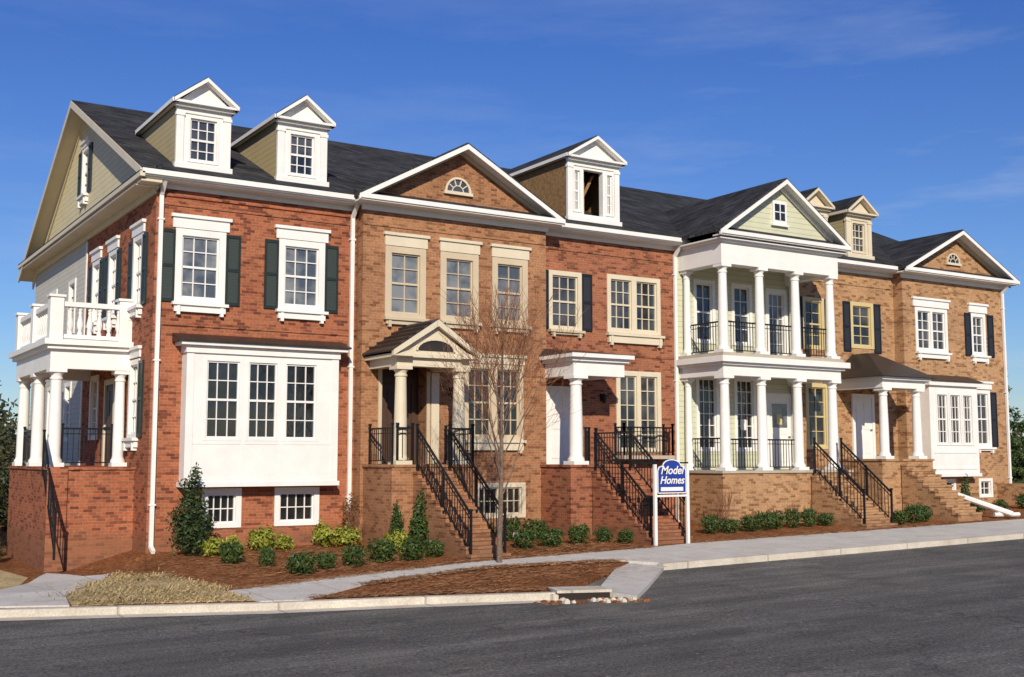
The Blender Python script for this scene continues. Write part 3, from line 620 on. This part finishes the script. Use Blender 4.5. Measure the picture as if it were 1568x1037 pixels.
pp=P('h5','porch_entablature','paint_white'); pp.box(23.8,26.0,-2.05,-1.7,4.65,4.92); pp.box(23.8,24.1,-1.7,-.002,4.65,4.92); pp.box(25.7,26.0,-1.7,-.002,4.65,4.92); pp.box(23.65,26.15,-2.2,-.002,4.92,5.02); pp.box(24.1,25.7,-1.7,-.002,4.86,4.9)
P('h5','porch_roof','metal_bronze').add([(23.5,-2.35,5.022),(26.3,-2.35,5.022),(26.3,0,5.022),(23.5,0,5.022),(24.7,-.7,5.95),(25.1,-.7,5.95),(24.7,0,5.95),(25.1,0,5.95)],[(0,1,5,4),(1,2,7,5),(0,4,6,3),(4,5,7,6)])
door('h5',M,24.7,25.6,F5,4.4,'paint_white','paint_white')
stairs('h5',24.5,25.7,-2.15,-4.3,F5,.35,10,W5,False)
# ------------------------------------------------------------------ HOUSE 6
empty('h6','brick_townhouse',(30,0,0)); Y6=-.42; M=FY(Y6)
ho=[(27.66,29.46,6.2,7.82),(30.88,31.75,6.2,7.8),(30.95,31.85,2.7,4.85),(28.4,29.6,.75,1.5),(31,31.8,.8,1.5)]
w=P('h6','walls',W5); wall(w,M,27.0,33.0,-.4,9.03,ho); w.box(26.995,27.01,Y6+.002,.3,-.4,9.03)
window('h6',M,ho[0],2,4,'paint_white','glass_mid',.12,units=2,mul=.12)
for h in ho[1:3]: window('h6',M,h,2,4,'paint_white','glass_mid',.12)
for h in ho[3:]: window('h6',M,h,2,2,'paint_white','glass_dark',.1,False)
lintel('h6',M,27.5,29.6,7.86,8.2); lintel('h6',M,30.75,31.9,7.84,8.2); lintel('h6',M,30.8,32,4.9,5.2); sill('h6',M,27.66,29.46,6.2); sill('h6',M,30.85,31.8,6.2); sill('h6',M,30.9,31.9,2.7,h=.2)
for z0,z1 in ((6.15,7.8),(2.7,4.8)):
    for a,b in ((30.5,30.86),(31.88,32.24)): shutter('h6',M,a,b,z0,z1,'louvre_black','shutter_black')
mainroof('h6',27.002,33.45,False)
gable_front('h6',26.65,33.35,30.0,10.9,9.22,-.9,Y6,3.6,W5,'paint_white','paint_tan'); fanlight('h6',29.95,9.66,.38,Y6,'paint_cream',W5)
MB=FY(-.85); bh=[(28.1,28.78,2.75,4.65),(28.84,29.52,2.75,4.65),(29.58,30.2,2.75,4.65)]
b_=P('h6','bay_window','paint_white'); wall(b_,MB,27.75,30.5,1.7,5.05,bh)
for h in bh: window('h6',MB,h,3,4,cas=.06,gl='glass_dark')
b_.box(27.75,27.8,-.849,Y6,1.7,5.05); b_.box(30.45,30.5,-.849,Y6,1.7,5.05); b_.box(27.7,30.55,-.9,Y6,1.6,1.72); b_.box(27.62,30.62,-.98,Y6,4.92,5.08)
b_.box(27.9,30.35,-.87,-.84,1.86,1.95); b_.box(27.9,30.35,-.87,-.84,2.45,2.55)
P('h6','bay_roof','metal_bronze').add([(27.55,-1.05,5.082),(30.7,-1.05,5.082),(30.7,Y6,5.082),(27.55,Y6,5.082),(27.7,Y6,5.35),(30.55,Y6,5.35)],[(0,1,5,4),(1,2,5),(0,4,3)])
downspout('h6',32.85,Y6,.5,9.1); rk=P('h6','rake_boards','paint_white')
for (ya,za,yb,zb) in ((YE,ZE,YR,ZR),(YR,ZR,YB,ZB)): rk.prism([(33.44,ya,za-.03),(33.44,yb,zb-.03),(33.44,yb,zb-.3),(33.44,ya,za-.3)],(.05,0,0))
P('h6','side_stoop',W5).box(32.1,33.3,-1.6,Y6-.002,-.4,1.3)
flush()
# ------------------------------------------------------------------ street things
zs=gz(12.2,-4.7); SX=-.33
empty('sign','sales_office_sign',(12.55+SX,-4.75,zs)); sy=-4.78
g=P('sign','posts','paint_white'); g.box(11.97+SX,12.05+SX,sy-.03,sy+.04,zs-.1,2.12); g.box(13.06+SX,13.14+SX,sy-.03,sy+.04,zs-.1,2.12)
b_=P('sign','board','sign_blue')
pts=[(12.08,1.38),(13.03,1.38),(13.03,1.95),(12.98,2.05),(12.85,2.08)]+[(12.555+.3*math.cos(a),2.08+.16*math.sin(a)) for a in [math.pi*i/10 for i in range(11)]]+[(12.26,2.08),(12.13,2.05),(12.08,1.95)]
pts=[(x+SX,z) for x,z in pts]
b_.prism([(x,sy-.02,z) for x,z in pts],(0,.05,0))
wt=P('sign','border','paint_white')
for i in range(len(pts)):
    a=pts[i];c=pts[(i+1)%len(pts)]; wt.bar((a[0],sy-.02,a[1]),(c[0],sy-.02,c[1]),.025)
g.box(12.05+SX,13.06+SX,sy-.015,sy+.015,1.28,1.33); wt.box(12.18+SX,12.93+SX,sy-.03,sy-.021,1.43,1.53)
P('sign','hanger','iron_black').box(11.0,13.2+SX,sy+.06,sy+.1,2.14,2.18)
flush()
for t,zz,sz in (("Model",1.87,.3),("Homes",1.62,.28)):
    c=bpy.data.curves.new('lettering','FONT'); c.body=t; c.size=sz; c.align_x='CENTER'; c.extrude=.004; c.shear=.3; c.offset=.004
    o=bpy.data.objects.new('lettering',c); o.data.materials.append(MATS['paint_white']); col.objects.link(o); o.parent=EMP['sign']
    o.location=(0,-.062,zz-zs); o.rotation_euler=(R(90),0,0)
z=gz(26.6,-3.3); empty('pipe','drain_pipe_offcut',(26.6,-3.3,z)); g=P('pipe','pipe','paint_white'); g.bar((26.0,-3.0,z+.75),(26.9,-4.6,z+.1),.2,None,8); g.bar((26.0,-3.0,z+.75),(25.9,-2.8,z+.95),.28,.2,8); g.bar((26.5,-4.2,z+.08),(27.4,-4.5,z+.08),.14,None,8)
zz=gz(8.43,-3.2); empty('vent','ground_vent',(8.4,-3.2,zz)); g=P('vent','cap','paint_white',True); g.lathe(8.43,-3.2,[(.05,zz),(.05,zz+.22),(.1,zz+.24),(.09,zz+.33),(.02,zz+.36)],10)
flush()
# ------------------------------------------------------------------ plants
def leafmesh(name,blobs,n,size,mat,seed,up=.0,shell=.55):
    rnd=random.Random(seed); v=[];f=[]
    tot=sum(b[3]*b[4]*b[5] for b in blobs)
    for b in blobs:
        k=max(8,int(n*b[3]*b[4]*b[5]/tot))
        for _ in range(k):
            d=Vector((rnd.gauss(0,1),rnd.gauss(0,1),rnd.gauss(0,1))).normalized(); r=shell+(1.06-shell)*rnd.random()**.6
            r*= .86+.3*math.sin(d.x*5+seed)*math.sin(d.y*6+d.z*5)
            c=Vector((b[0]+d.x*b[3]*r,b[1]+d.y*b[4]*r,b[2]+d.z*b[5]*r))
            nn=(d+Vector((rnd.gauss(0,.7),rnd.gauss(0,.7),rnd.gauss(0,.7)+up))).normalized()
            a=nn.orthogonal().normalized(); a=Matrix.Rotation(rnd.random()*6.28,3,nn)@a; bb=nn.cross(a); s=size*(.6+.8*rnd.random())
            i=len(v); v+=[c-a*s,c+bb*s*.45,c+a*s,c-bb*s*.45]; f.append((i,i+1,i+2,i+3))
    me=bpy.data.meshes.new(name); me.from_pydata([tuple(q) for q in v],[],f); me.materials.append(MATS[mat]); return me
def place(me,name,x,y,s=1,rot=0,z=None,sz=None):
    o=bpy.data.objects.new(name,me); o.location=(x,y,gz(x,y)-.03 if z is None else z); o.scale=(s,s,sz or s); o.rotation_euler=(0,0,rot); col.objects.link(o); return o
box_=[leafmesh('boxwood',[(0,0,.24,.3,.3,.27),(.12,.05,.36,.18,.18,.17),(-.13,-.05,.3,.17,.17,.2)],1100,.035,'leaf_green',i) for i in range(3)]
yel=[leafmesh('yellow_shrub',[(0,0,.22,.34,.3,.24),(.18,.08,.36,.16,.16,.16),(-.16,0,.3,.18,.18,.17),(.0,.1,.44,.1,.1,.14)],900,.045,'leaf_yellow',i+5,shell=.3) for i in range(2)]
holly=leafmesh('holly',[(0,0,.5,.5,.5,.55),(.05,0,1.1,.42,.42,.5),(.0,.05,1.6,.3,.3,.45),(.1,0,2.0,.16,.16,.35),(-.25,.1,.9,.3,.3,.35),(.3,-.1,.8,.3,.3,.35)],3800,.05,'leaf_dark',3,shell=.3)
conif=leafmesh('conifer',[(0,0,.45,.3,.3,.5),(0,0,.9,.22,.22,.45),(0.05,0,1.3,.12,.12,.3)],1500,.045,'leaf_green',4,shell=.3)
redb=leafmesh('red_shrub',[(0,0,.7,.25,.22,.6),(.1,0,1.1,.2,.2,.4),(-.15,0,.9,.16,.16,.4)],700,.04,'leaf_red',6,shell=.1)
wild=[leafmesh('wild_shrub',[(0,0,.7,.8,.8,.7),(.4,.2,1.3,.5,.5,.5),(-.4,-.1,1.1,.5,.5,.6),(.1,0,1.8,.3,.3,.5)],2600,.06,mt_,i+21,shell=.15) for i,mt_ in enumerate(('leaf_rust','leaf_far'))]
def twigs(me_name,h,r,n,seed,mat='twig'):
    g=G(None,me_name,mat); rnd=random.Random(seed)
    for i in range(n):
        a=rnd.random()*6.28; q=Vector((math.cos(a)*r*rnd.random(),math.sin(a)*r*rnd.random(),h*(.6+.4*rnd.random()))); m_=q*.5+Vector((rnd.gauss(0,.04),rnd.gauss(0,.04),0))
        g.bar((0,0,0),m_,.016,.01,3); g.bar(m_,q,.01,.005,3)
        for k in range(3):
            t=q+Vector((rnd.gauss(0,.1),rnd.gauss(0,.1),rnd.random()*.15)); g.bar(m_.lerp(q,.3+.2*k),t,.008,.004,3)
    me=bpy.data.meshes.new(me_name); me.from_pydata(g.v,[],g.f); me.materials.append(MATS[mat]); return me
tw=twigs('bare_shrub',1.3,.45,26,2)
SH=[(1.09,-2.7,.95),(1.66,-3.6,.8),(1.85,-5.1,1.0),(2.72,-4.5,.9),(3.35,-4.5,.9),(4.23,-4.1,1.15),(5.0,-4.2,1.0),(5.65,-4.0,.95),(8.43,-3.6,.9),(9.31,-3.5,1),(10.08,-3.5,1),(10.94,-3.56,.95),(11.4,-3.9,.7),(14.96,-3.2,1),(15.63,-3.4,1),(16.51,-3.25,1.1),(17.1,-3.2,1.1),(17.65,-3.1,1.05),(18.3,-3.1,1),(18.97,-3.1,1.1),(19.7,-3.1,.9),(22.2,-3.9,1),(22.9,-3.9,1.05),(23.6,-3.8,1),(26.3,-2.3,1),(28,-2.5,1),(29.5,-2.5,1),(31,-2.4,1),(8.9,-2.0,1.2),(9.9,-2.0,1.2),(7.7,-2.9,1.1)]
for i,(x,y,s) in enumerate(SH): place(box_[i%3],'boxwood_shrub',x+random.uniform(-.08,.08),y+random.uniform(-.1,.1),s*random.uniform(.85,1.2),random.random()*6,sz=s*random.uniform(.8,1.15))
for i,(x,y,s) in enumerate([(2.6,-.75,1.15),(4.2,-.9,1.2),(4.7,-1.1,1.1),(1.55,-1.6,1.0),(5.3,-2.6,1.0),(1.2,-1.3,.9),(3.1,-1.0,.8)]): place(yel[i%2],'yellow_shrub',x,y,s,i*1.3)
place(holly,'holly_bush',.76,-1.0,.95); place(conif,'conifer_shrub',5.85,-2.8,1.0); place(conif,'conifer_shrub',5.45,-2.4,.8,2); place(redb,'nandina_shrub',4.95,-.75,.95)
place(tw,'bare_shrub',15.8,-2.9,1); place(tw,'bare_shrub',18.7,-2.8,.6,2); place(tw,'bare_shrub',4.9,-1.2,.8,1)
place(conif,'conifer_shrub',33.8,-1.2,1.3); place(conif,'conifer_shrub',27.2,-2.6,.9); place(redb,'nandina_shrub',32.3,-1.9,.8)
for i,(x,y,s) in enumerate([(-2.9,8.2,1.0),(-2.2,9.6,1.3),(-3.6,9.6,1.2),(-3.0,11.5,1.6),(-4.2,12.5,1.5),(-1.5,12,1.6),(-2.75,5.9,.55),(-2.7,4.4,.4)]): place(wild[i%2],'wild_shrub',x,y,s,i)
# loose pine straw and blades breaking the bed / lawn edges
def litter(name,mat,regions,n,L,seed,lift=.01,stand=.15):
    rnd=random.Random(seed); v=[];f=[]
    for _ in range(n):
        x0,y0,x1,y1,wd_=rnd.choice(regions); t=rnd.random(); x=x0+(x1-x0)*t+rnd.gauss(0,wd_); y=y0+(y1-y0)*t+rnd.gauss(0,wd_)
        a=rnd.random()*6.28; l=L*(.5+rnd.random()); dx,dy=math.cos(a)*l/2,math.sin(a)*l/2; z=gz(x,y)+lift; h=rnd.random()*stand*l
        px,py=-math.sin(a)*.006,math.cos(a)*.006; i=len(v)
        v+=[(x-dx-px,y-dy-py,z),(x+dx-px,y+dy-py,z+h),(x+dx+px,y+dy+py,z+h+.004),(x-dx+px,y-dy+py,z+.004)]; f.append((i,i+1,i+2,i+3))
    me=bpy.data.meshes.new(name); me.from_pydata(v,[],f); me.materials.append(MATS[mat]); o=bpy.data.objects.new(name,me); col.objects.link(o)
litter('pine_straw_litter','straw',[(0,-6.6,5.5,-5.3,.1),(.8,-8.3,5,-9.8,.12),(2.2,-7.3,5.6,-6.3,.1),(5.7,-6.3,8.8,-6.8,.12),(5.5,-5.2,11.5,-5.0,.1),(13.2,-4.8,24,-4.8,.1),(1,-5,5.5,-3.5,.7),(0,-3,4.5,-1.5,.8),(3,-8,8,-7.6,.6),(8,-4.3,11.3,-3.5,.4)],9000,.16,3)
litter('grass_blades','dry_lawn',[(-2.8,-6.6,-.4,-7.6,.25),(-2.6,-5.5,-.6,-6.5,.4),(-1.9,-3.8,-1,-3.5,.35),(-1.2,-1.6,-.3,-6.6,.1)],5000,.09,4,0,.8)
def tree(x,y,h,seed):
    g=G(None,'t','bark'); t2=G(None,'t','twig'); rnd=random.Random(seed)
    def br(p,d,L,r,lv):
        n=4; q=p
        for i in range(n):
            d=(d+Vector((rnd.gauss(0,.08),rnd.gauss(0,.08),.09))).normalized(); nq=q+d*L/n; r2=r*(1-.5*(i+1)/n)
            r1=r*(1-.5*i/n)
            (g if lv<2 else t2).bar(q,nq,2*r1,2*r2,6 if lv<2 else 3)
            q=nq
            if lv<4:
                for _ in range(2 if lv<3 else 1):
                    if i==0 and lv>0: continue
                    if lv>1 and rnd.random()<.25: continue
                    a=rnd.random()*6.28; e=d.orthogonal().normalized(); e=Matrix.Rotation(a,3,d)@e
                    ang=rnd.uniform(.35,.75); nd_=(d*math.cos(ang)+e*math.sin(ang)).normalized()
                    br(q,nd_,L*rnd.uniform(.5,.7),max(.0045,r2*.6),lv+1)
    p=Vector((x,y,gz(x,y)-.1)); seg=12; r=.065
    for i in range(seg):
        q=p+Vector((rnd.gauss(0,.012),rnd.gauss(0,.012),h/seg)); r2=.065*(1-(i+1)/seg*.8)
        g.bar(p,q,2*r,2*r2,8)
        if i>=3:
            for _ in range(3):
                a=rnd.random()*6.28; e=Vector((math.cos(a),math.sin(a),0)); ang=rnd.uniform(.32,.62)
                br(q-Vector((0,0,rnd.random()*h/seg)),(Vector((0,0,1))*math.cos(ang)+e*math.sin(ang)),(h-q.z+.7)*rnd.uniform(.36,.5),r2*.42,1 if i<9 else 2)
        p=q; r=r2
    e=bpy.data.objects.new('bare_street_tree',None); col.objects.link(e)
    for gg_,nm in ((g,'trunk_and_limbs'),(t2,'twigs')):
        me=bpy.data.meshes.new(nm); me.from_pydata(gg_.v,[],gg_.f); me.materials.append(MATS[gg_.mat]); o=bpy.data.objects.new(nm,me); o.parent=e; col.objects.link(o)
tree(6.35,-5.75,6.1,5)
def band(name,x0,x1,y0,y1,n,hmin,hmax,mat,seed,leaf=.35,per=260):
    rnd=random.Random(seed); bl=[]
    for i in range(n):
        x=rnd.uniform(x0,x1); y=rnd.uniform(y0,y1); h=rnd.uniform(hmin,hmax); w=h*rnd.uniform(.22,.35)
        bl+=[(x,y,h*.35-.5,w,w,h*.38),(x+rnd.uniform(-.3,.3)*w,y,h*.68-.5,w*.75,w*.75,h*.32),(x+w*.5,y,h*.5,w*.5,w*.5,h*.2)]
    me=leafmesh(name,bl,n*per,leaf,mat,seed,shell=.2); o=bpy.data.objects.new(name,me); col.objects.link(o)
band('distant_trees',-70,190,85,125,170,7,11,'leaf_far',11,.36,380)
def pine(x,y,h,w,seed):
    rnd=random.Random(seed); bl=[]; n=13
    for i in range(n):
        t=i/(n-1); rr=w*(1-t)*.9+.12
        for k in range(5):
            a=rnd.random()*6.28; q=rnd.uniform(.35,.85); bl.append((math.cos(a)*rr*q,math.sin(a)*rr*q,h*(.08+.9*t)+rnd.uniform(-.15,.15),rr*.4,rr*.4,h*.04))
    e=bpy.data.objects.new('pine_tree',None); e.location=(x,y,gz(x,y)); col.objects.link(e)
    me=leafmesh('needles',bl,6000,.085,'leaf_pine',seed,shell=.1); o=bpy.data.objects.new('needles',me); o.parent=e; col.objects.link(o)
    g=G(None,'trunk','bark'); g.bar((0,0,0),(0,0,h*.9),.25,.05,7); me=bpy.data.meshes.new('trunk'); me.from_pydata(g.v,[],g.f); me.materials.append(MATS['bark']); o=bpy.data.objects.new('trunk',me); o.parent=e; col.objects.link(o)
for i,(x,y,h,w) in enumerate([(42.6,6.3,6.0,1.6),(40.8,7.2,3.9,1.4),(47.5,10.5,7.2,2.1),(44.8,6.2,5.0,1.7),(39.6,5.2,2.9,1.2),(37.6,3.4,2.1,1.0),(46,13,6.0,2)]): pine(x,y,h,w,i+1)
# ------------------------------------------------------------------ light, sky, camera
el=R(27); az=R(25)
sd_=Vector((-math.sin(az)*math.cos(el),-math.cos(az)*math.cos(el),math.sin(el)))
L=bpy.data.lights.new('sun','SUN'); L.energy=4.9; L.angle=R(.5); L.color=(1,.90,.74); lo=bpy.data.objects.new('sun',L); lo.rotation_euler=sd_.to_track_quat('Z','Y').to_euler(); lo.location=(-20,-40,40); col.objects.link(lo)
wd=bpy.data.worlds.new('World'); scene.world=wd; wd.use_nodes=True; nt=wd.node_tree; bg=nt.nodes['Background']
sk=nd(nt,'ShaderNodeTexSky'); sk.sky_type='NISHITA'; sk.sun_disc=False; sk.sun_elevation=el; sk.sun_rotation=R(180)+az; sk.air_density=1.0; sk.dust_density=.2; sk.ozone_density=3.5
bg.inputs['Strength'].default_value=.083
tc=nd(nt,'ShaderNodeTexCoord'); mp=nd(nt,'ShaderNodeMapping'); mp.inputs['Scale'].default_value=(1.5,1.5,9); mp.inputs['Rotation'].default_value=(.06,.1,0); lk(nt,tc.outputs['Generated'],mp.inputs[0])
cf=ramp(nt,noise(nt,mp.outputs[0],1.9,9,.64),[(.48,0),(.75,.55)])
s=nd(nt,'ShaderNodeSeparateXYZ'); lk(nt,tc.outputs['Generated'],s.inputs[0])
side=ramp(nt,s.outputs[0],[(.45,.35),(.85,1.0)])
hz=ramp(nt,s.outputs[2],[(.02,.9),(.2,.6),(.45,.22)])
tint=ramp(nt,s.outputs[2],[(.0,(.88,.96,1.08)),(.12,(.70,.88,1.2)),(.42,(.42,.71,1.36))])
skc=mix(nt,1.0,sk.outputs[0],tint,'MULTIPLY')
c=mix(nt,math_(nt,'MULTIPLY',math_(nt,'MULTIPLY',cf,hz),side),skc,(8.5,9,9.8))
lk(nt,c,bg.inputs['Color'])
ca=bpy.data.cameras.new('camera'); ca.sensor_width=36; ca.lens=1777/1568*36; ca.clip_end=2000; co=bpy.data.objects.new('camera',ca); col.objects.link(co)
co.location=(-7.643,-28.314,2.3); co.rotation_euler=(R(90+5.85),0,R(-32.41)); scene.camera=co
scene.view_settings.view_transform='Standard'; scene.view_settings.look='None'; scene.view_settings.exposure=0
